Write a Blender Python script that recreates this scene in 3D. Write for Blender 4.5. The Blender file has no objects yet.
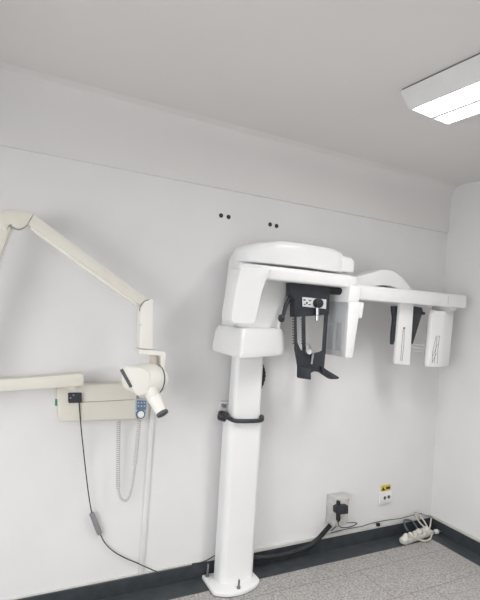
import bpy, bmesh, math, random
from mathutils import Vector, Matrix
random.seed(7)
S = bpy.context.scene
COL = S.collection

# ------------------------------------------------------------------ camera
F_PX, YAW, PITCH, ROLL = 467.885, 0.47098, 0.02147, 0.06759
CAM = Vector((-3.11045, -2.56985, 1.6))
fw = Vector((math.sin(YAW)*math.cos(PITCH), math.cos(YAW)*math.cos(PITCH), math.sin(PITCH)))
r0 = fw.cross(Vector((0, 0, 1))).normalized()
u0 = r0.cross(fw)
rt = r0*math.cos(ROLL) + u0*math.sin(ROLL)
up = u0*math.cos(ROLL) - r0*math.sin(ROLL)
cd = bpy.data.cameras.new('camera')
cam = bpy.data.objects.new('camera', cd)
COL.objects.link(cam)
cam.matrix_world = Matrix(((rt.x, up.x, -fw.x, CAM.x), (rt.y, up.y, -fw.y, CAM.y), (rt.z, up.z, -fw.z, CAM.z), (0, 0, 0, 1)))
cd.sensor_fit = 'VERTICAL'
cd.sensor_height = 24.0
cd.lens = F_PX/600*24.0
cd.clip_start = 0.02
S.camera = cam

# ------------------------------------------------------------------ world, lights, exposure
W = bpy.data.worlds.new('world'); S.world = W; W.use_nodes = True
W.node_tree.nodes['Background'].inputs[0].default_value = (0.75, 0.85, 1.0, 1)
W.node_tree.nodes['Background'].inputs[1].default_value = 1.0
S.view_settings.view_transform = 'Standard'
S.view_settings.look = 'None'
S.view_settings.gamma = 1
S.view_settings.use_curve_mapping = False
S.view_settings.exposure = -0.33
LAMP = 14.5          # strength of the fluorescent fixture's diffusers

def area(name, loc, rot, sx, sy, power, col):
    l = bpy.data.lights.new(name, 'AREA'); l.shape = 'RECTANGLE'; l.size = sx; l.size_y = sy
    l.energy = power; l.color = col
    o = bpy.data.objects.new(name, l); COL.objects.link(o); o.location = loc; o.rotation_euler = rot
    return o
# added fill lights at two invented window openings, rear and side, out of view
area('rear_fill', (-2.9, -4.48, 1.48), (math.radians(48), 0, 0), 1.9, 1.1, 10, (0.95, 0.97, 1.0))
area('side_fill', (-4.58, -2.2, 1.48), (math.radians(48), 0, math.radians(-90)), 1.9, 1.1, 72, (0.98, 0.985, 1.0))
# downward light under the ceiling fixture and the added unseen one, spread narrowed
for lx, ly, lp_ in ((-1.3100, -1.603, 20), (-3.56, -3.275, 20)):
    d_ = area('fixture_downlight', (lx, ly, 2.5855), (0, 0, math.radians(3.2) if lx > -2 else 0), .235, 1.18, lp_, (1.0, .99, .975)); d_.data.spread = math.radians(120)

def at(x, y, Y):
    """point of the wall-parallel plane y = Y met by the view through photo position (x, y)"""
    d = fw + rt*((x-240)/F_PX) - up*((y-300)/F_PX)
    return CAM + d*((Y-CAM.y)/d.y)

def on_z(x, y, Z):
    d = fw + rt*((x-240)/F_PX) - up*((y-300)/F_PX)
    return CAM + d*((Z-CAM.z)/d.z)

# ------------------------------------------------------------------ materials
def mat(name, col, rough=0.5, metal=0, noise=None, bump=None, spec=0.5, emit=None, coat=0, alpha=1):
    m = bpy.data.materials.new(name); m.use_nodes = True
    nt = m.node_tree; b = nt.nodes['Principled BSDF']
    b.inputs['Base Color'].default_value = (*col, 1)
    b.inputs['Roughness'].default_value = rough
    b.inputs['Metallic'].default_value = metal
    b.inputs['Specular IOR Level'].default_value = spec
    b.inputs['Coat Weight'].default_value = coat
    tc = nt.nodes.new('ShaderNodeTexCoord')
    if noise:
        sc, amt = noise
        n = nt.nodes.new('ShaderNodeTexNoise'); n.inputs['Scale'].default_value = sc; n.inputs['Detail'].default_value = 5
        nt.links.new(tc.outputs['Object'], n.inputs['Vector'])
        r = nt.nodes.new('ShaderNodeValToRGB')
        r.color_ramp.elements[0].position = .35; r.color_ramp.elements[1].position = .7
        r.color_ramp.elements[0].color = (*[c*(1-amt) for c in col], 1)
        r.color_ramp.elements[1].color = (*[min(1, c*(1+amt*.5)) for c in col], 1)
        nt.links.new(n.outputs['Fac'], r.inputs['Fac']); nt.links.new(r.outputs['Color'], b.inputs['Base Color'])
    if bump:
        sc, st = bump
        n = nt.nodes.new('ShaderNodeTexNoise'); n.inputs['Scale'].default_value = sc; n.inputs['Detail'].default_value = 6
        nt.links.new(tc.outputs['Object'], n.inputs['Vector'])
        bp = nt.nodes.new('ShaderNodeBump'); bp.inputs['Strength'].default_value = st; bp.inputs['Distance'].default_value = .004
        nt.links.new(n.outputs['Fac'], bp.inputs['Height']); nt.links.new(bp.outputs['Normal'], b.inputs['Normal'])
    if emit:
        b.inputs['Emission Color'].default_value = (*emit[0], 1); b.inputs['Emission Strength'].default_value = emit[1]
    return m

M = {
 'wall': mat('wall_paint', (.80, .79, .785), .75, noise=(2.2, .03), bump=(60, .12), spec=.25),
 'ceiling': mat('ceiling_paint', (.775, .758, .745), .85, noise=(1.5, .02), bump=(40, .1), spec=.2),
 'white': mat('white_enamel', (.85, .85, .845), .36, noise=(4, .015), coat=.15),
 'white_matt': mat('white_plastic', (.80, .80, .80), .5, noise=(8, .03)),
 'grey_face': mat('light_grey_plastic', (.56, .57, .58), .45, noise=(6, .03)),
 'grey_vent': mat('mid_grey_plastic', (.42, .43, .44), .5, noise=(6, .04)),
 'beige': mat('aged_ivory_plastic', (.73, .70, .62), .45, noise=(5, .03)),
 'ivory': mat('ivory_plastic', (.84, .82, .76), .38, noise=(6, .02)),
 'tan': mat('tan_plastic', (.58, .52, .44), .5, noise=(10, .05)),
 'black': mat('charcoal_plastic', (.026, .030, .037), .45, noise=(20, .2)),
 'black_rubber': mat('black_rubber', (.016, .018, .022), .55, noise=(30, .2)),
 'dark_grey': mat('dark_grey_rubber', (.10, .105, .11), .6, noise=(20, .1)),
 'metal': mat('brushed_steel', (.6, .6, .6), .3, metal=1, noise=(30, .1)),
 'dark_metal': mat('worn_steel', (.3, .29, .27), .4, metal=.8, noise=(40, .2)),
 'ferrite': mat('grey_plastic', (.26, .26, .27), .5, noise=(20, .1)),
 'box': mat('dusty_grey_box_plastic', (.58, .57, .54), .55, noise=(25, .12)),
 'conduit': mat('painted_conduit', (.78, .775, .77), .6, noise=(6, .04)),
 'trunk': mat('off_white_trunking', (.66, .65, .62), .5, noise=(12, .08)),
 'blue': mat('blue_keypad', (.14, .20, .30), .45, noise=(30, .15)),
 'pale_blue': mat('pale_blue_plastic', (.5, .56, .62), .45, noise=(20, .05)),
 'yellow': mat('yellow_sticker', (.72, .55, .06), .5, noise=(60, .1)),
 'ink': mat('black_print', (.03, .03, .02), .6, noise=(60, .1)),
 'grey_line': mat('grey_outline', (.22, .22, .22), .6, noise=(60, .1)),
 'cord_white': mat('dirty_white_cord', (.66, .64, .56), .5, noise=(30, .1)),
 'cord_blue': mat('blue_grey_cord', (.09, .115, .14), .5, noise=(30, .1)),
 'strip': mat('grubby_white_plastic', (.70, .68, .63), .5, noise=(45, .18)),
 'coil': mat('grey_coil_cord', (.47, .46, .44), .5, noise=(30, .05)),
 'clear': mat('frosted_plug_plastic', (.62, .66, .68), .2, noise=(30, .1), spec=.8),
 'seam': mat('seam_shadow_gap', (.28, .27, .24), .7, noise=(40, .1)),
 'green': mat('green_indicator', (.03, .22, .12), .4, noise=(40, .1)),
 'label_panel': mat('label_panel', (.72, .73, .74), .4, noise=(30, .05)),
 'housing': mat('painted_lamp_housing', (.74, .74, .72), .45, noise=(8, .02)),
}
def diffuser_mat():
    m = mat('lit_diffuser', (.95, .95, .95), .4, noise=(30, .01), emit=((1.0, .985, .96), LAMP))
    return m
M['diffuser'] = diffuser_mat()

def floor_mat():
    m = bpy.data.materials.new('grey_terrazzo_tiles'); m.use_nodes = True
    nt = m.node_tree; b = nt.nodes['Principled BSDF']; L = nt.links.new
    tc = nt.nodes.new('ShaderNodeTexCoord')
    v = nt.nodes.new('ShaderNodeTexVoronoi'); v.inputs['Scale'].default_value = 130
    n = nt.nodes.new('ShaderNodeTexNoise'); n.inputs['Scale'].default_value = 80; n.inputs['Detail'].default_value = 8; n.inputs['Roughness'].default_value = .7
    L(tc.outputs['Object'], v.inputs['Vector']); L(tc.outputs['Object'], n.inputs['Vector'])
    r1 = nt.nodes.new('ShaderNodeValToRGB'); e = r1.color_ramp.elements
    e[0].position = .38; e[0].color = (.15, .145, .14, 1); e[1].position = .64; e[1].color = (.62, .60, .575, 1)
    L(n.outputs['Fac'], r1.inputs['Fac'])
    hs = nt.nodes.new('ShaderNodeSeparateColor'); L(v.outputs['Color'], hs.inputs[0])
    r2 = nt.nodes.new('ShaderNodeValToRGB'); e = r2.color_ramp.elements
    e[0].position = .1; e[0].color = (.22, .21, .20, 1); e[1].position = .9; e[1].color = (.54, .525, .50, 1)
    L(hs.outputs[0], r2.inputs['Fac'])
    mx = nt.nodes.new('ShaderNodeMix'); mx.data_type = 'RGBA'; mx.inputs[0].default_value = .5
    L(r1.outputs['Color'], mx.inputs[6]); L(r2.outputs['Color'], mx.inputs[7])
    # joints between the tiles
    br = nt.nodes.new('ShaderNodeTexBrick'); br.offset = 0.5; br.offset_frequency = 2; br.squash = 1
    br.inputs['Scale'].default_value = 1; br.inputs['Mortar Size'].default_value = .0022; br.inputs['Mortar Smooth'].default_value = .3
    br.inputs['Brick Width'].default_value = .6; br.inputs['Row Height'].default_value = .3
    mp = nt.nodes.new('ShaderNodeMapping'); mp.inputs['Location'].default_value = (.07, -.013, 0)
    L(tc.outputs['Object'], mp.inputs['Vector']); L(mp.outputs['Vector'], br.inputs['Vector'])
    m2 = nt.nodes.new('ShaderNodeMix'); m2.data_type = 'RGBA'
    L(br.outputs['Fac'], m2.inputs[0]); L(mx.outputs[2], m2.inputs[6]); m2.inputs[7].default_value = (.17, .168, .165, 1)
    L(m2.outputs[2], b.inputs['Base Color'])
    b.inputs['Roughness'].default_value = .55
    return m
M['floor'] = floor_mat()

def slate_mat(name, col):
    m = mat(name, col, .42, noise=(14, .22), bump=(30, .15))
    return m
M['slate'] = slate_mat('dark_slate_skirting', (.046, .053, .060))
M['slate_floor'] = slate_mat('dark_slate_border', (.060, .068, .075))

# ------------------------------------------------------------------ mesh helpers
def finish(bm, ang=.55):
    bmesh.ops.recalc_face_normals(bm, faces=bm.faces)
    for f in bm.faces: f.smooth = True
    for e in bm.edges:
        e.smooth = not (len(e.link_faces) == 2 and e.calc_face_angle(0) > ang)

def obj(name, bm, m, parent=None, loc=None):
    finish(bm)
    me = bpy.data.meshes.new(name); bm.to_mesh(me); bm.free()
    me.materials.append(m)
    o = bpy.data.objects.new(name, me); COL.objects.link(o)
    if parent is not None:
        o.parent = parent
        o.matrix_parent_inverse = parent.matrix_world.inverted() if parent.type == 'MESH' else Matrix.Translation(-Vector(parent.location))
    return o

def tag(o, label, cat, group=None, kind=None):
    if label: o['label'] = label
    if cat: o['category'] = cat
    if group: o['group'] = group
    if kind: o['kind'] = kind
    return o

def struct(name, bm, m):
    o = obj(name, bm, m); o['kind'] = 'structure'; return o

def thing(name, loc, label, cat, group=None):
    o = bpy.data.objects.new(name, None); COL.objects.link(o); o.location = loc; o.empty_display_size = .1
    return tag(o, label, cat, group)

def bevel(bm, w, seg=2, faces=None, ang=.5):
    es = [e for e in bm.edges if len(e.link_faces) == 2 and e.calc_face_angle(0) > ang]
    if faces is not None:
        es = [e for e in es if any(f in faces for f in e.link_faces)]
    if es and w > 0:
        bmesh.ops.bevel(bm, geom=es, offset=w, segments=seg, profile=.5, affect='EDGES', clamp_overlap=True)

def merge(dst, src):
    me = bpy.data.meshes.new('tmp'); src.to_mesh(me); src.free(); dst.from_mesh(me); bpy.data.meshes.remove(me)
    return dst

def box(x0, x1, y0, y1, z0, z1, bw=0, seg=2):
    bm = bmesh.new()
    bmesh.ops.create_cube(bm, size=1)
    for v in bm.verts:
        v.co = Vector(((x0+x1)/2+v.co.x*(x1-x0), (y0+y1)/2+v.co.y*(y1-y0), (z0+z1)/2+v.co.z*(z1-z0)))
    bevel(bm, bw, seg)
    return bm

def loft(rings, cap=True):
    """rings: lists of points of equal length"""
    bm = bmesh.new(); R = [[bm.verts.new(p) for p in r] for r in rings]
    n = len(R[0])
    for a, b in zip(R, R[1:]):
        for i in range(n): bm.faces.new((a[i], a[(i+1) % n], b[(i+1) % n], b[i]))
    if cap: bm.faces.new(R[0][::-1]); bm.faces.new(R[-1])
    bmesh.ops.recalc_face_normals(bm, faces=bm.faces)
    return bm

def round_poly(pts, r, seg=4):
    """2-D polygon with rounded corners; r a number or a list"""
    out = []; n = len(pts)
    for i in range(n):
        ri = r[i] if isinstance(r, (list, tuple)) else r
        p = Vector(pts[i]); a = Vector(pts[i-1])-p; b = Vector(pts[(i+1) % n])-p
        t = min(ri, a.length*.48, b.length*.48)
        if ri <= 0: out.append(tuple(p)); continue
        A = p+a.normalized()*t; B = p+b.normalized()*t
        for k in range(seg+1):
            s = k/seg; q = A*(1-s)**2+p*2*s*(1-s)+B*s*s
            out.append(tuple(q))
    return out

def prism_xz(poly, y0, y1, bw=0, seg=2):
    bm = loft([[(x, y0, z) for x, z in poly], [(x, y1, z) for x, z in poly]])
    bevel_caps(bm, bw, seg); return bm
def prism_xy(poly, z0, z1, bw=0, seg=2):
    bm = loft([[(x, y, z0) for x, y in poly], [(x, y, z1) for x, y in poly]])
    bevel_caps(bm, bw, seg); return bm
def prism_yz(poly, x0, x1, bw=0, seg=2):
    bm = loft([[(x0, y, z) for y, z in poly], [(x1, y, z) for y, z in poly]])
    bevel_caps(bm, bw, seg); return bm
def bevel_caps(bm, bw, seg):
    if bw <= 0: return
    caps = [f for f in bm.faces if len(f.verts) > 4 or f.index in ()]
    bm.faces.ensure_lookup_table(); caps = [bm.faces[-1], bm.faces[-2]]
    es = list({e for f in caps for e in f.edges})
    bmesh.ops.bevel(bm, geom=es, offset=bw, segments=seg, profile=.5, affect='EDGES', clamp_overlap=True)

def smooth_path(P, n=8):
    P = [Vector(p) for p in P]; out = []
    Q = [P[0]*2-P[1]]+P+[P[-1]*2-P[-2]]
    for i in range(1, len(Q)-2):
        for k in range(n):
            t = k/n; a, b, c, d = Q[i-1:i+3]
            out.append(.5*((2*b)+(c-a)*t+(2*a-5*b+4*c-d)*t*t+(3*b-a-3*c+d)*t**3))
    out.append(P[-1]); return out

def tube(path, r, seg=8, bm=None, ridges=False):
    path = [Vector(p) for p in path]
    nb = bmesh.new(); rings = []
    t0 = (path[1]-path[0]).normalized()
    nrm = t0.orthogonal().normalized()
    for i, p in enumerate(path):
        t = (path[min(i+1, len(path)-1)]-path[max(i-1, 0)]).normalized()
        nrm = (nrm-t*nrm.dot(t)).normalized(); bn = t.cross(nrm)
        rr = r(i/(len(path)-1)) if callable(r) else r
        if ridges: rr *= (1.0 if i % 2 else .84)
        rings.append([nb.verts.new(p+nrm*math.cos(a)*rr+bn*math.sin(a)*rr) for a in [2*math.pi*k/seg for k in range(seg)]])
    for a, b in zip(rings, rings[1:]):
        for i in range(seg): nb.faces.new((a[i], a[(i+1) % seg], b[(i+1) % seg], b[i]))
    nb.faces.new(rings[0][::-1]); nb.faces.new(rings[-1])
    if bm is None: return nb
    return merge(bm, nb)

def lathe(A, B, prof, seg=32):
    """prof: (t, r) pairs; t along A->B (0..1), r radius"""
    A = Vector(A); B = Vector(B); d = B-A; t = d.normalized(); n = t.orthogonal().normalized(); b = t.cross(n)
    bm = bmesh.new(); rings = []
    for s, r in prof:
        rings.append([bm.verts.new(A+d*s+(n*math.cos(a)+b*math.sin(a))*max(r, 1e-4)) for a in [2*math.pi*k/seg for k in range(seg)]])
    for a, c in zip(rings, rings[1:]):
        for i in range(seg): bm.faces.new((a[i], a[(i+1) % seg], c[(i+1) % seg], c[i]))
    bm.faces.new(rings[0][::-1]); bm.faces.new(rings[-1])
    return bm

def pxz(pts, Y):
    return [((q := at(x, y, Y)).x, q.z) for x, y in pts]

# ------------------------------------------------------------------ the room
XL, YR, H, ZC = -4.7, -4.6, 2.684, 2.319
struct('floor', box(XL, 0, YR, 0, -.1, 0), M['floor'])
struct('ceiling', box(XL, 0, YR, 0, H, H+.1), M['ceiling'])
# back wall with the upper band standing 8 mm proud
wb = prism_yz([(0, -.1), (0, H+.1), (.15, H+.1), (.15, -.1)], XL, .15)
struct('wall_back', wb, M['wall'])
# lintel band, slightly proud, coved into the ceiling
struct('trim_6', prism_yz([(0, ZC), (-.012, ZC+.002), (-.016, H-.20), (-.023, H-.10), (-.034, H-.045), (-.055, H-.016), (-.09, H-.002), (-.10, H), (0, H)], XL, 0), M['ceiling'])
struct('wall_right', box(0, .15, YR, 0, -.1, H+.1), M['wall'])
wy0, wy1 = -3.2, -1.2
wl = box(XL-.15, XL, YR, wy0, -.1, H+.1)
merge(wl, box(XL-.15, XL, wy1, 0, -.1, H+.1)); merge(wl, box(XL-.15, XL, wy0, wy1, -.1, .8)); merge(wl, box(XL-.15, XL, wy0, wy1, 2.15, H+.1))
struct('wall_left', wl, M['wall'])
fr = bmesh.new()
for a in ((wy0, wy0+.05, .8, 2.15), (wy1-.05, wy1, .8, 2.15), (wy0, wy1, .8, .85), (wy0, wy1, 2.1, 2.15), (-2.23, -2.17, .8, 2.15)):
    merge(fr, box(XL-.1, XL-.05, a[0], a[1], a[2], a[3], .004))
struct('added_window_2', fr, M['white_matt'])  # invented window out of view, goes with the side fill light
wx0, wx1, wz0, wz1 = -3.9, -1.9, .8, 2.15
wf = box(XL-.15, wx0, YR-.15, YR, -.1, H+.1)
merge(wf, box(wx1, .15, YR-.15, YR, -.1, H+.1)); merge(wf, box(wx0, wx1, YR-.15, YR, -.1, wz0)); merge(wf, box(wx0, wx1, YR-.15, YR, wz1, H+.1))
struct('wall_front', wf, M['wall'])
fr = bmesh.new()
for a in ((wx0, wx0+.05, wz0, wz1), (wx1-.05, wx1, wz0, wz1), (wx0, wx1, wz0, wz0+.05), (wx0, wx1, wz1-.05, wz1), (-2.93, -2.87, wz0, wz1)):
    merge(fr, box(a[0], a[1], YR-.1, YR-.05, a[2], a[3], .004))
struct('added_window_1', fr, M['white_matt'])  # invented window out of view, goes with the rear fill light
HS = .0876
bs = prism_yz([(0, 0), (-.012, 0), (-.012, HS-.003), (-.009, HS), (0, HS)], XL, 0)
struct('baseboard_back', bs, M['slate'])
struct('baseboard_right', prism_xz([(0, 0), (-.012, 0), (-.012, HS-.003), (-.009, HS), (0, HS)], YR, -.012), M['slate'])
# flat dark border laid in the floor along both walls
BW = .144
struct('trim_1', box(XL, -.012, -BW, -.012, 0, .0015), M['slate_floor'])
struct('trim_2', box(-BW, -.012, YR, -BW, 0, .0015), M['slate_floor'])
# small cable trunking on top of the skirting
struct('trim_3', box(-1.80, -.02, -.017, 0, HS, HS+.024, .003), M['trunk'])
struct('trim_4', box(-.015, 0, YR, 0, HS, HS+.018, .003), M['trunk'])
struct('trim_5', box(XL, -1.80, -.008, 0, HS, HS+.009, .002), M['trunk'])

# ------------------------------------------------------------------ ceiling lamp
def make_lamp(name, x0, x1, y0, y1, label):
    t = thing(name, ((x0+x1)/2, (y0+y1)/2, H), label, 'ceiling light')
    zb = H-.10; w = .030
    def ring(dx, dy, z): return [(x0-dx, y0-dy, z), (x1+dx, y0-dy, z), (x1+dx, y1+dy, z), (x0-dx, y1+dy, z)]
    hs = loft([ring(w, w, H-.008), ring(w, w, H-.014), ring(0, 0, zb), ring(-.008, -.008, zb), ring(-.008, -.012, zb+.012)])
    obj('housing', hs, M['housing'], t)
    obj('rim_shadow', box(x0-w+.004, x1+w-.004, y0-w+.004, y1+w-.004, H-.009, H, .001), M['dark_grey'], t)  # dark strip standing in for the shadow line between housing and ceiling
    xm = x0+(x1-x0)*.52
    for a, b in ((x0+.012, xm-.004), (xm+.004, x1-.012)):
        obj('diffuser', box(a, b, y0+.02, y1-.02, zb+.004, zb+.010, .001), M['diffuser'], t)
    obj('divider', box(xm-.010, xm+.010, y0+.01, y1-.01, zb-.007, zb+.012, .001), M['housing'], t)
    return t
lamp = make_lamp('ceiling_light', -1.480, -1.203, -2.25, -.973, 'long white fluorescent ceiling fixture with two bright diffusers')
lamp.rotation_euler.z = math.radians(3.2); lamp.location.x += .032; lamp.location.y += .006
make_lamp('ceiling_light', -3.70, -3.42, -3.9, -2.65, 'added unseen white fluorescent ceiling fixture over the camera side of the room')  # unseen copy of the lamp, added to light the room

# ------------------------------------------------------------------ panoramic x-ray machine
X = thing('panoramic_xray_machine', (-1.79, -.12, 0), 'tall white floor-standing panoramic dental x-ray machine with side scanning arm', 'x-ray machine')
plate = round_poly([(-1.945, -.025), (-1.948, -.204), (-1.885, -.247), (-1.79, -.256), (-1.70, -.232), (-1.640, -.19), (-1.640, -.025)], [.01, .02, .03, .03, .03, .02, .01])
obj('base_plate', prism_xy(plate, .003, .026, .006), M['white'], X)
obj('plate_shim', prism_xy([(x*.985-.0268, y*.97-.004) for x, y in plate], .0016, .004), M['dark_grey'], X)
for bx, by, hh in ((-1.922, -.055, .075), (-1.80, -.222, .05)):
    b = lathe((bx, by, .02), (bx, by, .026+hh), [(0, .006), (.95, .006), (1, .004)], 10)
    merge(b, lathe((bx, by, .026), (bx, by, .037), [(0, .011), (1, .011)], 6))
    obj('anchor_bolt', b, M['dark_metal'], X)
def colprof(x0, x1, y0, y1, c): return [(x0+c, y0), (x1-c, y0), (x1, y0+c), (x1, y1), (x0, y1), (x0, y0+c)]
sl = round_poly(colprof(-1.893, -1.668, -.158, -.055, .024), .012)
s0 = round_poly(colprof(-1.884, -1.662, -.160, -.055, .024), .012)
bm = loft([[(x, y, .024) for x, y in s0], [(x, y, .50) for x, y in round_poly(colprof(-1.888, -1.665, -.159, -.055, .024), .012)], [(x, y, .955) for x, y in sl], [(x*.99-.0178, y*.985-.0014, .962) for x, y in sl]])
obj('lower_column', bm, M['white'], X)
uc = round_poly(colprof(-1.868, -1.680, -.143, -.065, .016), .012)
obj('upper_column', prism_xy(uc, .90, 1.42), M['white'], X)
# rubber bumper ring round the top of the lower column
rp = [(-1.90, -.03, .980), (-1.905, -.10, .978), (-1.888, -.158, .970), (-1.86, -.176, .964), (-1.77, -.179, .960), (-1.705, -.176, .960), (-1.69, -.168, .965)]
bm = tube(smooth_path(rp, 5), .0125, 10)
merge(bm, lathe((-1.693, -.174, .955), (-1.683, -.150, .983), [(0, .011), (.2, .015), (.8, .015), (1, .010)], 14))
obj('bumper_bar', bm, M['black'], X)
obj('bumper_bracket', lathe((-1.918, -.05, .972), (-1.875, -.09, .963), [(0, .02), (.12, .029), (.8, .029), (1, .024)], 24), M['black'], X)
wbk = prism_xz(round_poly([(-1.895, .975), (-1.79, .975), (-1.79, 1.045), (-1.895, 1.045)], .012), -.02, -.0, .002)
merge(wbk, box(-1.86, -1.80, -.068, -.01, .99, 1.03, .004))
obj('wall_bracket', wbk, M['conduit'], X)
obj('bracket_bolt', lathe((-1.882, -.015, 1.022), (-1.882, -.055, 1.022), [(0, .011), (.9, .011), (1, .008)], 8), M['dark_metal'], X)
# black hose bulging behind the column
hp = [(-1.75, -.04, 1.36), (-1.68, -.045, 1.31), (-1.642, -.045, 1.25), (-1.630, -.045, 1.19), (-1.655, -.04, 1.12), (-1.72, -.03, 1.07)]
obj('column_hose', tube(smooth_path(hp, 6), .019, 12, ridges=True), M['black_rubber'], X)

# carriage box: wide head with its right side swept back
cp = [(-2.008, -.10), (-2.015, -.47), (-1.645, -.27), (-1.578, -.21), (-1.570, -.05), (-1.99, -.05)]
def ringp(poly, z, sc=1, r=(.03, .028, .04, .04, .03, .03), cx=-1.85, cy=-.22):
    q = round_poly([(cx+(x-cx)*sc, cy+(y-cy)*sc) for x, y in poly], list(r), 5)
    return [(x, y, z) for x, y in q]
bm = loft([ringp(cp, 1.352, .92), ringp(cp, 1.356, .975), ringp(cp, 1.366, 1), ringp(cp, 1.385, 1), ringp(cp, 1.445, .970), ringp(cp, 1.472, .945), ringp(cp, 1.492, .905), ringp(cp, 1.504, .86), ringp(cp, 1.509, .76)])
obj('carriage', bm, M['white'], X)

# fixed support: upright and cantilevered top, one curved shell
sup = round_poly([(-1.955, 1.49), (-1.930, 1.945), (-1.78, 1.992), (-1.24, 1.975), (-1.23, 1.868), (-1.60, 1.862), (-1.645, 1.49)], [0, .09, .16, .05, .02, .04, 0], 7)
obj('support_arm', prism_xz(sup, -.235, -.07, .02, 3), M['white'], X)
cap = [(-1.945, -.16), (-1.95, -.24), (-1.90, -.31), (-1.80, -.345), (-1.60, -.365), (-1.33, -.345), (-1.25, -.30), (-1.215, -.22), (-1.20, -.10), (-1.28, -.07), (-1.91, -.07)]
cx, cy = -1.60, -.21
def capr(z, s, dz=0): 
    q = round_poly([(cx+(x-cx)*s, cy+(y-cy)*(s*.8+.2 if s < 1 else s)) for x, y in cap], .04, 4)
    # the top drops towards the left shoulder
    return [(x, y, z-dz*max(0, (-1.70-x)/.3)**1.6) for x, y in q]
bm = loft([capr(1.868, .95), capr(1.872, .985), capr(1.885, 1), capr(1.935, 1, .01), capr(1.965, .985, .03), capr(1.99, .95, .05), capr(2.002, .88, .06), capr(2.008, .70, .05)])
obj('top_cover', bm, M['white'], X)
obj('cover_step', prism_xz(round_poly([(-1.34, 1.876), (-1.196, 1.876), (-1.196, 1.945), (-1.22, 1.966), (-1.36, 1.975)], .012), -.325, -.10, .02, 3), M['white'], X)
obj('rotation_bearing', lathe((-1.54, -.215, 1.84), (-1.54, -.215, 1.875), [(0, .12), (1, .12)], 40), M['dark_grey'], X)

# rotating arm: beam, tube head at the left end, detector at the right end
bp = [(-1.985, -.24), (-2.005, -.36), (-1.80, -.385), (-1.55, -.39), (-1.27, -.385), (-1.205, -.372), (-1.180, -.15), (-1.28, -.11), (-1.60, -.10), (-1.91, -.14)]
def br(z, s, zz=0):
    q = round_poly([(-1.6+(x+1.6)*(1-(1-s)*.4), -.26+(y+.26)*s) for x, y in bp], .025, 4)
    return [(x, y, z+zz*(x+1.6)) for x, y in q]
bm = loft([br(1.776, .92, .0), br(1.780, .965, .0), br(1.790, 1, .0), br(1.825, 1, 0), br(1.838, .985, 0), br(1.848, .94, 0), br(1.852, .85, 0)])
obj('rotating_beam', bm, M['white'], X)
Y0 = -.395
lp = pxz([(240.5, 268), (272, 268), (268, 276), (262.5, 290), (255, 322), (252, 324.5), (234, 323.5), (231.5, 320), (232, 312), (236, 288)], Y0)
lp = round_poly(lp, [.01, .01, .01, .02, .01, .02, .02, .01, .02, .02], 4)
th = prism_xz(lp, Y0, -.27, .014, 3)
obj('tube_head', th, M['white'], X)
# detector
dt = thing  # (parts below hang straight from the machine)
XD = -1.285
arm = prism_xz([(-1.292, 1.69), (-1.212, 1.69), (-1.198, 1.79), (-1.285, 1.79)], -.405, -.20, .01, 2)
obj('detector_arm', arm, M['white'], X)
dp = round_poly([(-.165, 1.70), (-.385, 1.70), (-.400, 1.66), (-.375, 1.60), (-.375, 1.372), (-.365, 1.362), (-.165, 1.362)], [.01, .02, .03, .03, .01, .01, .01], 3)
bm = prism_yz(dp, XD, XD+.05, .006, 2)
det = obj('detector_housing', bm, M['grey_face'], X)
pf = []
bm = prism_xz(round_poly([(-1.284, 1.695), (-1.168, 1.695), (-1.178, 1.60), (-1.205, 1.60), (-1.232, 1.362), (-1.284, 1.362)], [.008, .012, .008, .004, .012, .006], 3), -.402, -.375, .006, 2)
obj('detector_front', bm, M['white'], X)
for a, b, z1 in ((-.225, -.285, 1.60), (-.305, -.362, 1.615)):
    p = box(XD-.004, XD+.01, b, a, 1.395, z1-.05, .003)
    obj('sensor_panel', p, M['grey_vent'], det)

# black head-positioning frame hanging under the beam
YF = -.29
hub = thing
fb = prism_xz(pxz([(288.5, 276), (328, 279), (327.5, 296.5), (326.5, 314.5), (292.5, 317), (292, 299), (288.5, 295)], YF), YF-.026, YF+.03, .006, 2)
for poly in ([(292.6, 312), (294.6, 312), (295.4, 342), (298.5, 349), (302, 351.5), (300, 358), (294.5, 352), (292.8, 345)],
             [(300.2, 312), (303.4, 312), (304, 354), (300.8, 354)],
             [(323.0, 312), (326.2, 312), (323.6, 354), (320.2, 354)]):
    merge(fb, prism_xz(round_poly(pxz(poly, YF), .004, 2), YF-.022, YF-.012, .002, 1))
merge(fb, prism_xz(round_poly(pxz([(293.2, 346), (298, 351), (307, 352.5), (318, 352), (323.3, 349.5), (321.5, 368), (329, 373), (336.2, 376.5), (334, 378.5), (327.5, 378.5), (322, 375), (317, 371.5), (311.5, 370.8), (307.4, 373), (307.8, 379), (296.3, 377.5), (296.6, 366)], YF), .008, 2), YF-.026, YF-.002, .006, 2))
for k in range(10):          # ribs along the uprights
    y = 319+k*2.7
    for xa in (292.4, 301.0):
        q = at(xa+k*.03, y, YF-.022); merge(fb, box(q.x+.001, q.x+.016, YF-.027, YF-.018, q.z-.004, q.z+.003, .001, 1))
frame = obj('positioning_frame', fb, M['black'], X)
wg = prism_xz(round_poly(pxz([(296.5, 366), (306.5, 366.5), (307, 378.7), (297, 377.2)], YF), .01, 3), YF-.045, YF-.02, .008, 2)
obj('chin_wing', wg, M['black'], frame)
fc = (prism_xz(round_poly(pxz([(317.5, 365), (322, 368.5), (335, 376.3), (333.5, 378), (328, 377.8), (318, 371)], YF), .008, 3), YF-.045, YF-.02, .008, 2))
obj('chin_wing', fc, M['black'], frame)
a = pxz([(302.3, 297), (326.2, 299.5), (325.8, 309), (302.6, 306.5)], YF-.032)
lab = obj('control_panel', prism_xz(a, YF-.036, YF-.028, .002, 1), M['label_panel'], frame)
kn = at(318, 303.2, YF-.05)
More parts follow.
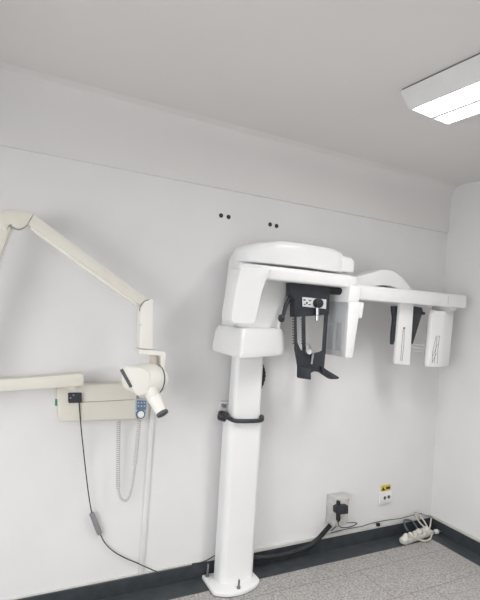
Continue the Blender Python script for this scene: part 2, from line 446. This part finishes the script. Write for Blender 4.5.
obj('adjusting_knob', lathe(kn+Vector((0, .02, 0)), kn+Vector((0, -.022, 0)), [(0, .026), (.7, .028), (.9, .026), (1, .018)], 24), M['black_rubber'], frame)
bm = bmesh.new()
for (x, y, w, h) in ((304.5, 300, .014, .008), (306.8, 303, .010, .012), (310, 300.5, .016, .006), (304.8, 304.3, .01, .006), (309.5, 304.6, .016, .005)):
    q = at(x, y, YF-.037); merge(bm, box(q.x-w/2, q.x+w/2, YF-.0385, YF-.035, q.z-h/2, q.z+h/2))
obj('panel_symbols', bm, M['ink'], lab)
a = at(317.4, 307, YF-.04); b = at(317.2, 321.5, YF-.04)
obj('guide_pin', lathe(a, b, [(0, .010), (.55, .010), (.6, .014), (.93, .014), (1, .008)], 14), M['metal'], frame)
bt = tube(smooth_path([at(x, y, YF-.04) for x, y in ((305.5, 345), (308, 344), (310.5, 347), (311, 351), (313, 354))], 4), .0055, 8)
tube([at(313, 354, YF-.04), at(311.5, 364, YF-.035)], .006, 8, bt)
tube([at(306, 353, YF-.04), at(315.5, 352, YF-.04)], .007, 8, bt)
merge(bt, lathe(at(309.5, 352, YF-.055), at(309.5, 352, YF-.02), [(0, .014), (1, .014)], 12))
obj('bite_holder', bt, M['metal'], frame)
tb = tube(smooth_path([at(x, y, YF+.0) for x, y in ((293, 293), (289, 299), (285.5, 307), (283, 316))], 5), .011, 12)
q = at(281.7, 318.2, YF); merge(tb, lathe(q+Vector((-.012, -.012, .016)), q+Vector((.008, .012, -.018)), [(0, .006), (.15, .016), (.5, .020), (.85, .016), (1, .006)], 16))
obj('temple_arm', tb, M['black'], frame)
a = at(326, 290.5, YF); b = at(342.5, 291.5, YF-.03)
obj('frame_lever', lathe(a, b, [(0, .022), (.8, .022), (.93, .019), (1, .012)], 20), M['black_rubber'], frame)

# side scanning arm with its own sensor pair
YC = -.30
cb = [(-1.24, -.36), (-.90, -.375), (-.50, -.36), (-.36, -.345), (-.15, -.325), (-.12, -.29), (-.12, -.20), (-.16, -.17), (-.50, -.13), (-1.24, -.13)]
def cr(z, s, k=0):
    q = round_poly([(-.68+(x+.68)*(1-(1-s)*.3), -.25+(y+.25)*s) for x, y in cb], .025, 4)
    return [(x, y, z-k*max(0, (x+.80))/.7) for x, y in q]
bm = loft([cr(1.712, .90, -.01), cr(1.716, .97, -.01), cr(1.724, 1, -.01), cr(1.782, 1, -.018), cr(1.796, .97, -.014), cr(1.804, .90, -.012), cr(1.806, .75, -.01)])
obj('scanning_arm', bm, M['white'], X)
bp2 = round_poly(pxz([(340, 290), (340, 279), (354, 276), (372, 270.5), (380, 270.2), (387, 272.5), (396, 280), (404, 291), (398, 293), (386, 287.5), (378, 285.2), (366, 286), (355, 290.5)], -.19), [0, .01, .04, .02, .015, .02, .03, .01, .02, .05, .04, .05, 0], 4)
obj('arm_bridge', prism_xz(bp2, -.27, -.14, .014, 3), M['white'], X)
sm = obj('arm_end_seam', box(-.372, -.368, -.3475, -.30, 1.735, 1.795), M['trunk'], X)

def slot(px, w, Y, par):
    bm = tube([at(x, y, Y) for x, y in px], w, 6); return obj('slot_outline', bm, M['grey_line'], par)
p1 = round_poly(pxz([(400.2, 303), (414, 303.5), (410, 365.2), (395.4, 364)], YC), .006, 2)
c1 = obj('head_support', prism_xz(p1, YC, YC+.025, .005, 2), M['white'], X)
slot([(403.3, 328.5), (401.8, 345), (400.6, 360.5), (402, 361), (403.8, 345), (404.4, 329), (403.3, 328.5)], .0016, YC-.001, c1)
q = at(404, 328, YC); obj('slot_screw', lathe(q+Vector((0, .004, 0)), q+Vector((0, -.005, 0)), [(0, .007), (1, .006)], 12), M['dark_grey'], c1)
ear = prism_xz(round_poly(pxz([(391.8, 305.8), (400, 305.8), (400, 322), (397, 333), (393.2, 344.8), (391.2, 344.4), (391.4, 335), (393, 318), (392, 311)], YC+.03), .006, 2), YC+.026, YC+.045, .005, 2)
obj('ear_rod_holder', ear, M['black'], X)
ear = prism_xz(round_poly(pxz([(412, 306), (422, 307.5), (423, 312), (421, 317), (416.5, 332), (412.5, 344.8), (410.8, 344), (408, 330)], YC+.03), .006, 2), YC+.026, YC+.045, .006, 2)
q = at(423, 313.3, YC+.03); merge(ear, lathe(q+Vector((-.02, 0, 0)), q+Vector((.016, 0, 0)), [(0, .011), (.8, .011), (1, .007)], 12))
obj('ear_rod_holder', ear, M['black'], X)
YD = -.315
tl, tr_, brr, bl = (at(x, y, YD) for x, y in ((432.5, 309), (456, 311), (450.8, 367), (427.6, 364.8)))
def crp(z, f, s=1):
    x0 = bl.x+(tl.x-bl.x)*f; x1 = brr.x+(tr_.x-brr.x)*f; c = (x0+x1)/2
    P = [(x0+.055, YD+.085), (x0+.004, YD+.03), (x0+.010, YD), (x0+.125, YD), (x1+.02, YD+.03), (x1+.025, YD+.085)]
    return [(c+(x-c)*s, YD+.06+(y-YD-.06)*s, z) for x, y in round_poly(P, .008, 2)]
zb, zt = 1.300, 1.688
bm = loft([crp(zb, 0, .95), crp(zb+.006, 0), crp((zb+zt)/2, .5), crp(zt-.03, .93), crp(zt-.008, 1, .96), crp(zt, 1, .88)])
c2 = obj('scan_sensor', bm, M['white'], X)
q = at(445, 309, YD+.05)
obj('sensor_mount', lathe((q.x, YD+.06, 1.675), (q.x, YD+.06, 1.722), [(0, .07), (.5, .066), (.52, .08), (1, .08)], 28), M['grey_face'], X)
for pts in ([(436.2, 336), (432.6, 352), (432.2, 363)], [(439.6, 336), (437.8, 350), (437.4, 363.5)], [(437.2, 337), (435.4, 352), (434.4, 363)], [(436.4, 336), (439.8, 336.3)], [(432.8, 356), (437.6, 344)], [(432.4, 362), (436.6, 353)]):
    slot(pts, .0013, YD-.001, c2)
# thin pale tubes between the scan sensor and the head support
for k in range(3):
    a = at(411, 344+k*3.4, YC+.03); b = at(430, 346+k*3.4, YC+.03)
    obj('pale_tube', tube([a, b], .002, 6), M['label_panel'], X)

# ------------------------------------------------------------------ wall-mounted intraoral x-ray unit
U = thing('wall_xray_unit', (-2.62, 0, 1.07), 'ivory wall-mounted dental x-ray unit with jointed arm and round tube head', 'x-ray unit')
YU = -.085
up_ = [(56.8, 390), (60, 386.5), (80, 385.2), (132, 383.2), (137, 384), (137, 420), (132, 419.6), (62, 422.2), (58.8, 420)]
pu = round_poly(pxz(up_, YU), [.02, .02, 0, .01, .01, .015, 0, .02, .01], 4)
obj('control_box', prism_xz(pu, YU, 0, .014, 3), M['beige'], U)
a = at(69, 403, YU-.001); b = at(134, 399.6, YU-.001)
obj('box_seam', tube([a, b], .0016, 6), M['seam'], U)
q = at(57, 403, YU)
obj('indicator_lamp', box(q.x-.006, q.x+.004, YU+.015, YU+.04, q.z-.018, q.z+.014, .003), M['green'], U)
bm = box(*sorted((at(136, 400, -.03).x, at(144, 400, -.03).x)), -.06, 0, at(140, 421, -.03).z, at(140, 388, -.03).z, .01, 3)
obj('handset_cradle', bm, M['beige'], U)
# swing arm
YH = -.16
ha = pxz([(83, 372.3), (83, 384.8), (60, 386.6), (-66, 395.5), (-66, 382), (20, 377)], YH)
ha = round_poly(ha, [.012, .012, 0, .02, .02, 0], 3)
obj('swing_arm', prism_xz(ha, YH-.035, YH+.035, .008, 2), M['beige'], U)
q = at(74, 380, YH)
obj('swing_pivot', lathe((q.x, YH+.035, q.z-.035), (q.x, YH+.02, q.z+.01), [(0, .04), (1, .04)], 28), M['beige'], U)
wm = box(q.x-.04, q.x+.02, -.15, 0, q.z-.042, q.z-.034, .002)
obj('pivot_bracket', wm, M['beige'], U)
YA = -.22
q = at(-60, 388, YA)
obj('elbow_joint', lathe((q.x, YA, q.z-.06), (q.x, YA, q.z+.05), [(0, .04), (.1, .045), (.9, .045), (1, .04)], 24), M['beige'], U)
la = prism_xz(round_poly(pxz([(-2, 224), (11.5, 228), (-50, 388), (-66, 384)], YA), .008, 2), YA-.03, YA+.03, .006, 2)
obj('lower_arm', la, M['beige'], U)
ra = prism_xz(round_poly(pxz([(12, 225), (14.6, 226.5), (-47, 388), (-50, 387)], YA), .002, 1), YA-.012, YA+.012, .001, 1)
obj('tension_rod', ra, M['ivory'], U)
eb = pxz([(-4, 226), (-3, 216), (3, 212), (9, 210.8), (22, 211.8), (33.5, 214.6), (30, 220), (27.5, 225), (24, 228.5), (18.5, 230), (13, 228), (10, 224.6), (6, 232)], YA)
obj('elbow_cap', prism_xz(round_poly(eb, .008, 2), YA-.037, YA+.037, .006, 2), M['beige'], U)
ua = pxz([(33, 214.6), (147.5, 300.4), (143, 303), (138.2, 305), (28.2, 225.6), (31, 220)], YA)
obj('upper_arm', prism_xz(round_poly(ua, .004, 2), YA-.03, YA+.03, .006, 2), M['beige'], U)
ur = pxz([(30, 226.3), (134, 301.6), (137.8, 306.2), (134, 305), (80, 267), (31, 230)], YA)
obj('arm_cover', prism_xz(round_poly(ur, .003, 1), YA-.02, YA+.02, .003, 1), M['ivory'], U)
lk = pxz([(152, 299.6), (147, 299.4), (142, 302.5), (139.2, 307), (138.6, 312), (138, 347.5), (150.8, 348.6)], YA)
obj('drop_link', prism_xz(round_poly(lk, [.01, .02, .02, .02, 0, .004, .004], 3), YA-.032, YA+.032, .006, 2), M['ivory'], U)
for x, y in ((140.4, 325),):
    q = at(x, y, YA-.033); obj('link_screw', lathe(q+Vector((0, .004, 0)), q-Vector((0, .003, 0)), [(0, .006), (1, .005)], 12), M['trunk'], U)
ln = tube(smooth_path([at(x, y, YA-.0335) for x, y in ((139.3, 311), (140.5, 306), (144, 301.5), (149, 299.6))], 4), .0022, 6)
obj('joint_gap', ln, M['seam'], U)
ln = tube(smooth_path([at(x, y, YA-.038) for x, y in ((10.2, 225.2), (13, 228), (18.5, 229.6), (24, 227.6), (27.6, 225.2))], 4), .0022, 6)
obj('joint_gap', ln, M['seam'], U)
yk = pxz([(137.2, 348.6), (162.2, 350.6), (163, 352.5), (162.2, 376), (158.8, 376), (159, 355), (137.2, 353)], YA)
obj('yoke', prism_xz(round_poly(yk, [.004, .008, .004, .004, .002, .006, .004], 3), YA-.04, YA+.03, .005, 2), M['ivory'], U)
a = at(154, 353, YA); b = at(153.5, 374, YA)
obj('yoke_post', lathe((a.x, YA-.002, a.z), (a.x, YA-.002, b.z-.04), [(0, .021), (1, .021)], 20), M['tan'], U)
# tube head
YT = -.25
A = at(122.5, 376.5, YT+.02); B = at(166, 381.5, YT-.0)
A = A+Vector((0, -.05, 0)); B = B+Vector((0, .03, 0))
prof = [(0, .02), (.015, .040), (.05, .050), (.10, .056), (.22, .068), (.38, .080), (.52, .085), (.66, .082), (.76, .076), (.82, .070), (.86, .066)]
hd = obj('tube_head', lathe(A, B, prof, 40), M['ivory'], U)
obj('head_end_cap', lathe(A+(B-A)*.84, B, [(0, .058), (.1, .064), (.5, .060), (.85, .045), (1, .02)], 36), M['ivory'], hd)
obj('head_band', lathe(A+(B-A)*.775, A+(B-A)*.815, [(0, .0765), (.5, .0765), (1, .0725)], 36), M['dark_grey'], hd)
s = tube([at(121.3, 369.5, YT-.085), at(131, 387, YT-.085)], .0075, 8)
obj('head_stripe', s, M['dark_grey'], hd)
fl = prism_xz(round_poly(pxz([(120.2, 368.5), (125, 365.5), (140, 366.5), (150, 372), (148, 392), (137, 396.5), (130.5, 388.5)], YT-.06), .02, 4), YT-.085, YT-.02, .014, 3)
obj('head_side_cover', fl, M['ivory'], hd)
C0 = at(150, 390, YT-.05); C1 = at(162.3, 413.4, YT-.13)
obj('beam_cone', lathe(C0, C1, [(-.25, .034), (0, .036), (.3, .0345), (.32, .036), (.36, .036), (.38, .034), (.97, .0275), (.99, .025)], 28), M['ivory'], hd)
en = lathe(C0+(C1-C0)*.955, C0+(C1-C0)*1.06, [(0, .0285), (.2, .030), (.9, .029), (1, .026)], 28)
er = obj('cone_rim', en, M['dark_grey'], hd)
d = (C1-C0)
obj('cone_window', lathe(C0+d*1.055, C0+d*1.066, [(0, .022), (1, .021)], 24), M['black_rubber'], er)

# handset with blue keypad and coiled cord
YX = -.10
q = at(141.4, 409, YX)
Hs = thing('exposure_handset', (q.x, 0, q.z-.05), 'small handset with blue keypad and round white button hanging under the tube head', 'handset')
hb = pxz([(135.8, 399), (147.4, 399.5), (147, 412), (145, 417.5), (141, 419.8), (137, 418), (135.2, 412)], YX)
obj('handset_body', prism_xz(round_poly(hb, .006, 3), YX, YX+.04, .006, 2), M['pale_blue'], Hs)
kp = obj('keypad', prism_xz(round_poly(pxz([(136.8, 400.2), (146.2, 400.6), (145.8, 410), (136.4, 410)], YX-.002), .004, 2), YX-.004, YX+.003, .001, 1), M['blue'], Hs)
bm = bmesh.new()
for i in range(3):
    for j in range(2):
        c = at(138.4+i*3, 402.6+j*3.4, YX-.004); merge(bm, box(c.x-.004, c.x+.004, YX-.007, YX-.003, c.z-.004, c.z+.003, .001, 1))
obj('keypad_key', bm, M['pale_blue'], kp)
c = at(140.6, 414.2, YX-.004)
obj('button_ring', lathe(c+Vector((0, .004, 0)), c+Vector((0, -.003, 0)), [(0, .026), (1, .025)], 24), M['blue'], Hs)
obj('exposure_button', lathe(c+Vector((0, .0, 0)), c+Vector((0, -.012, 0)), [(0, .0175), (.8, .017), (1, .014)], 24), M['white'], Hs)
cp_ = smooth_path([at(x, y, -.06) for x, y in ((118.6, 421), (118.4, 432), (118.2, 450), (118.0, 470), (118.2, 488), (120, 497), (124, 501), (128, 498.5), (131.5, 489), (134, 473), (136, 455), (137.6, 438), (138.8, 424), (139, 419))], 10)
L = [0]
for a, b in zip(cp_, cp_[1:]): L.append(L[-1]+(b-a).length)
hel = []; N = 760
for k in range(N+1):
    s = L[-1]*k/N; i = 0
    while i < len(L)-2 and L[i+1] < s: i += 1
    f = (s-L[i])/max(1e-6, L[i+1]-L[i]); p = cp_[i].lerp(cp_[i+1], f); t = (cp_[i+1]-cp_[i]).normalized()
    n1 = Vector((0, 1, 0)); n2 = t.cross(n1).normalized()
    fr_ = s/L[-1]; tight = .0095 if (fr_ < .40 or fr_ > .72) else .0060
    ph = 2*math.pi*k/9.0
    hel.append(p+n1*math.cos(ph)*tight+n2*math.sin(ph)*tight)
obj('coiled_cord', tube(hel, .0019, 5), M['coil'], Hs)

# black power lead plugged in the control box
q = at(75, 398, YU)
K = thing('power_cable', (q.x, -.02, HS), 'thin black power lead with grey ferrite hanging from the ivory wall unit', 'cable')
pl = prism_xz(round_poly(pxz([(68.3, 393.3), (81.8, 393), (82, 402.6), (68.5, 403)], YU-.02), .004, 2), YU-.022, YU, .003, 1)
obj('plug', pl, M['black'], K)
bm = bmesh.new()
for x, y in ((70.5, 398), (73.5, 395.2)):
    c = at(x, y, YU-.023); merge(bm, box(c.x-.004, c.x+.004, YU-.0245, YU-.02, c.z-.003, c.z+.003))
obj('plug_mark', bm, M['ferrite'], K)
obj('lead', tube(smooth_path([at(x, y, Y) for x, y, Y in ((79, 402, -.095), (80, 415, -.09), (81.5, 432, -.075), (84.5, 460, -.05), (88, 490, -.035), (92, 514, -.025), (96, 524, -.022), (100.5, 534.5, -.02), (105, 543, -.016), (113, 551, -.014), (125, 558, -.013), (137, 563, -.013), (148, 568, -.014), (157, 571.8, -.018))], 6), .0028, 8), M['black_rubber'], K)
a = at(91.6, 513, -.026); b = at(99.8, 534, -.021)
d = (b-a)
bm = box(-.0125, .0125, -.010, .010, -d.length/2, d.length/2, .004, 2)
rot = Vector((0, 0, 1)).rotation_difference(d.normalized()).to_matrix().to_4x4()
bmesh.ops.transform(bm, matrix=Matrix.Translation((a+b)/2)@rot, verts=bm.verts)
obj('ferrite', bm, M['ferrite'], K)

# vertical conduit below the unit
q0 = at(141, 571, 0); 
tag(obj('wall_conduit', box(-2.324, -2.297, -.014, 0, HS+.009, 1.06, .003), M['conduit']), 'narrow white painted conduit running down the wall below the tube head', 'conduit')

# ------------------------------------------------------------------ black wall plugs above the machine
g = 'screw holes with black plugs in the wall above the machine'
for (x, y), lab_ in zip(((221, 215.5), (228.5, 217), (270, 224.5), (276.5, 226)), (
        'black screw plug in wall, leftmost of the four above the machine',
        'black screw plug in wall, right one of the left-hand pair',
        'black screw plug in wall, left one of the right-hand pair',
        'black screw plug in wall, rightmost of the four above the machine')):
    q = at(x, y, 0)
    bm = lathe((q.x, .0, q.z), (q.x, -.004, q.z), [(0, .0135), (.6, .0135), (1, .011)], 16)
    merge(bm, lathe((q.x, -.002, q.z), (q.x, -.007, q.z), [(0, .006), (1, .005)], 10))
    tag(obj('wall_plug', bm, M['ink']), lab_, 'wall plug', g)

# ------------------------------------------------------------------ socket box, adapter, hose and leads
SB = thing('socket_box', (-.95, 0, .13), 'dusty grey surface-mounted socket box on wall right of the machine', 'socket box')
YB = -.085
fx0, fx1 = at(333.5, 515, YB).x, at(348.5, 515, YB).x
zt_, zb_ = at(341, 497.5, YB).z, at(341, 526, YB).z
obj('box_body', box(fx0, fx1, YB, 0, zb_, zt_, .008, 2), M['box'], SB)
obj('box_cover', box(fx0+.008, fx1-.008, YB-.008, YB+.002, zb_+.012, zt_-.012, .004, 2), M['box'], SB)
for sx in (fx0+.016, fx1-.016):
    for sz in (zb_+.018, zt_-.018):
        obj('cover_screw', lathe((sx, YB-.004, sz), (sx, YB-.011, sz), [(0, .005), (1, .004)], 10), M['ferrite'], SB)
AD = thing('power_adapter', (at(342, 509, YB).x, YB, at(342, 509, YB).z), 'black power adapter plugged in the dusty grey socket box', 'adapter')
pa = prism_xz(round_poly(pxz([(335.2, 507), (338, 505.5), (347.8, 505), (348, 513.5), (338, 514.6), (335.4, 513)], YB-.035), .006, 3), YB-.04, YB-.008, .006, 2)
obj('adapter_body', pa, M['black'], AD)
pa = prism_xz(round_poly(pxz([(337.2, 500.8), (339.8, 500.6), (340, 520), (338.4, 522), (336.8, 520)], YB-.02), .003, 2), YB-.028, YB-.008, .004, 1)
obj('adapter_pin_plug', pa, M['black_rubber'], AD)
obj('adapter_lead', tube(smooth_path([at(x, y, Y) for x, y, Y in ((338, 520, -.10), (338.5, 525, -.09), (342, 527.5, -.07), (350, 527, -.04), (357, 523.5, -.025), (352, 522.6, -.03), (344, 523.5, -.05), (337, 526, -.06), (331, 531, -.05))], 6), .003, 6), M['black_rubber'], AD)

hpth = [(330.5, 525, -.06), (327, 529, -.055), (322.5, 534, -.045), (317, 540, -.045), (309, 546, -.05), (298, 550.5, -.052), (284, 554.5, -.05), (268, 557, -.048), (254, 558, -.045), (244, 558, -.03)]
P = [at(x, y, Y) for x, y, Y in hpth]
P = [Vector((p.x, p.y, max(p.z, .020))) for p in P]
hs_ = tube(smooth_path(P, 12), .0165, 12, ridges=True)
tag(obj('corrugated_hose', hs_, M['black_rubber']), 'black corrugated hose running from the grey socket box down behind the column', 'hose')
# small lead clipped on the trunking
bm = tube(smooth_path([at(x, y, Y) for x, y, Y in ((331, 533, -.02), (340, 530.5, -.022), (352, 528, -.021), (362, 526.3, -.021), (371, 523.5, -.021), (385, 520.5, -.022), (400, 518.5, -.02), (412, 515.5, -.02), (422, 513.4, -.02))], 5), .0026, 6)
tag(obj('thin_lead', bm, M['black_rubber']), 'thin black lead resting along the white trunking towards the room corner', 'cable')
q = at(378, 524.3, -.024)
tag(obj('lead_connector', box(q.x-.014, q.x+.014, -.034, -.017, q.z-.012, q.z+.010, .003), M['black_rubber']), 'small black inline connector on the lead by the trunking', 'connector')
bm = tube(smooth_path([at(x, y, Y) for x, y, Y in ((192, 564, -.014), (203, 562, -.02), (209, 559, -.03), (216, 555, -.03), (224, 552, -.02))], 5), .003, 6)
tag(obj('grounding_lead', bm, M['black_rubber']), 'short black lead disappearing behind the left foot of the column', 'cable')

# wall outlet + warning sticker
OT = thing('wall_outlet', (at(386, 499, 0).x, 0, at(386, 499, 0).z), 'white wall outlet with two dark sockets under the yellow sticker', 'outlet')
oa = round_poly(pxz([(378.8, 492.6), (391.6, 490.2), (391.4, 502), (378.8, 505)], -.01), .012, 3)
obj('face_plate', prism_xz(oa, -.016, 0, .004, 2), M['white_matt'], OT)
for x, y in ((384.9, 498), (388.9, 496.9)):
    q = at(x, y, -.017); obj('socket', lathe((q.x, -.012, q.z), (q.x, -.0185, q.z), [(0, .0125), (.9, .0125), (1, .010)], 16), M['dark_grey'], OT)
ST = pxz([(381, 485.6), (390.4, 484.0), (390.2, 490.2), (380.8, 491.9)], 0)
st = obj('warning_sticker', prism_xz(ST, -.0022, -.0003), M['yellow']); tag(st, 'small yellow warning sticker with black print above the white outlet', 'sticker')
pr = prism_xz(pxz([(385.9, 486.8), (390.0, 486.1), (389.9, 488.6), (385.8, 489.3)], 0), -.0032, -.002)
merge(pr, prism_xz(pxz([(383, 486.8), (385, 490.2), (381.4, 490.8)], 0), -.0032, -.002))
obj('sticker_print', pr, M['ink'], st)

# power strip and cords in the corner
PS = thing('power_strip', (-.26, -.118, .0015), 'grubby white power strip crowded with plugs on the dark floor border in the corner', 'power strip')
a = Vector((-.425, -.122, .030)); b = Vector((-.085, -.080, .030)); dd = (b-a)
ang = math.atan2(dd.y, dd.x)
bm = box(0, dd.length, -.028, .028, .0, .034, .008, 3)
bmesh.ops.transform(bm, matrix=Matrix.Translation((a.x, a.y, .002))@Matrix.Rotation(ang, 4, 'Z'), verts=bm.verts)
obj('strip_body', bm, M['strip'], PS)
for k in range(6):
    s = .04+k*.05+random.uniform(-.004, .004); c = a+dd.normalized()*s
    r = .024+random.uniform(-.003, .004); h = .030+random.uniform(0, .010)
    tilt = Vector((random.uniform(-.008, .008), random.uniform(-.012, .002), 0))
    z0 = .033
    obj('plug', lathe((c.x, c.y, z0), (c.x+tilt.x, c.y+tilt.y, z0+h), [(0, r*.95), (.3, r), (.6, r*.92), (.85, r*.6), (1, r*.35)], 18), M['strip'], PS)
e = a-dd.normalized()*.012
obj('end_plug', lathe((e.x-.012, e.y-.012, .032), (e.x+.05, e.y-.004, .034), [(0, .016), (.12, .024), (.8, .027), (1, .018)], 18), M['strip'], PS)

def cord(name, pts, r, m, label):
    P = []
    for x, y, Y in pts:
        p = at(x, y, Y); P.append(Vector((p.x, p.y, max(p.z, r+.002))))
    return tag(obj(name, tube(smooth_path(P, 8), r, 8), m), label, 'cord')
cord('white_cord', [(415.5, 514, -.025), (417.5, 519, -.04), (421.5, 524.5, -.055), (427, 529, -.075), (431, 533, -.10), (431, 537.5, -.14), (427, 540.5, -.165), (421, 540.2, -.165), (415, 537.5, -.16), (410, 534.5, -.145)], .0062, M['cord_white'], 'dirty white cord looping from the corner down in front of the power strip')
cord('white_cord', [(416.5, 513.2, -.022), (420.5, 516.5, -.03), (424, 521, -.05), (427.3, 527, -.07), (429.5, 532.5, -.085)], .0062, M['cord_white'], 'dirty white cord running straight down from the corner to the strip end')
cord('white_cord', [(431.2, 518.5, -.022), (430.4, 524, -.045), (429.2, 530, -.07), (427.5, 534, -.085)], .006, M['cord_white'], 'short dirty white cord at the right end of the power strip')
cord('blue_grey_cord', [(408, 531, -.09), (405, 526, -.06), (404.4, 520.5, -.03), (408, 520, -.024), (412.5, 521.5, -.03), (416, 526, -.06), (417.5, 530, -.085)], .007, M['cord_blue'], 'blue-grey cord arching behind the power strip')
a_ = on_z(429.5, 534, .03); 
CP = thing('clear_plug', (-.088, -.10, .002), 'frosted plug lying beside the right end of the power strip', 'plug')
q = Vector((-.072, -.098, .022))
obj('plug_body', lathe(q, q+Vector((.035, -.012, .004)), [(0, .012), (.2, .018), (.8, .018), (1, .012)], 16), M['clear'], CP)
for s in (-.006, .006):
    w = q+Vector((.034, -.012+s, .004)); obj('prong', lathe(w, w+Vector((.018, -.005, .001)), [(0, .0022), (1, .002)], 8), M['metal'], CP)
# metal strip of trunking lid sticking out at the corner
bm = tube([at(415, 512.5, -.02), at(432.5, 517, -.024)], .004, 6)
tag(obj('loose_trunking_lid', bm, M['ferrite']), 'grey loose end of trunking lid sticking out in the room corner', 'trunking lid')
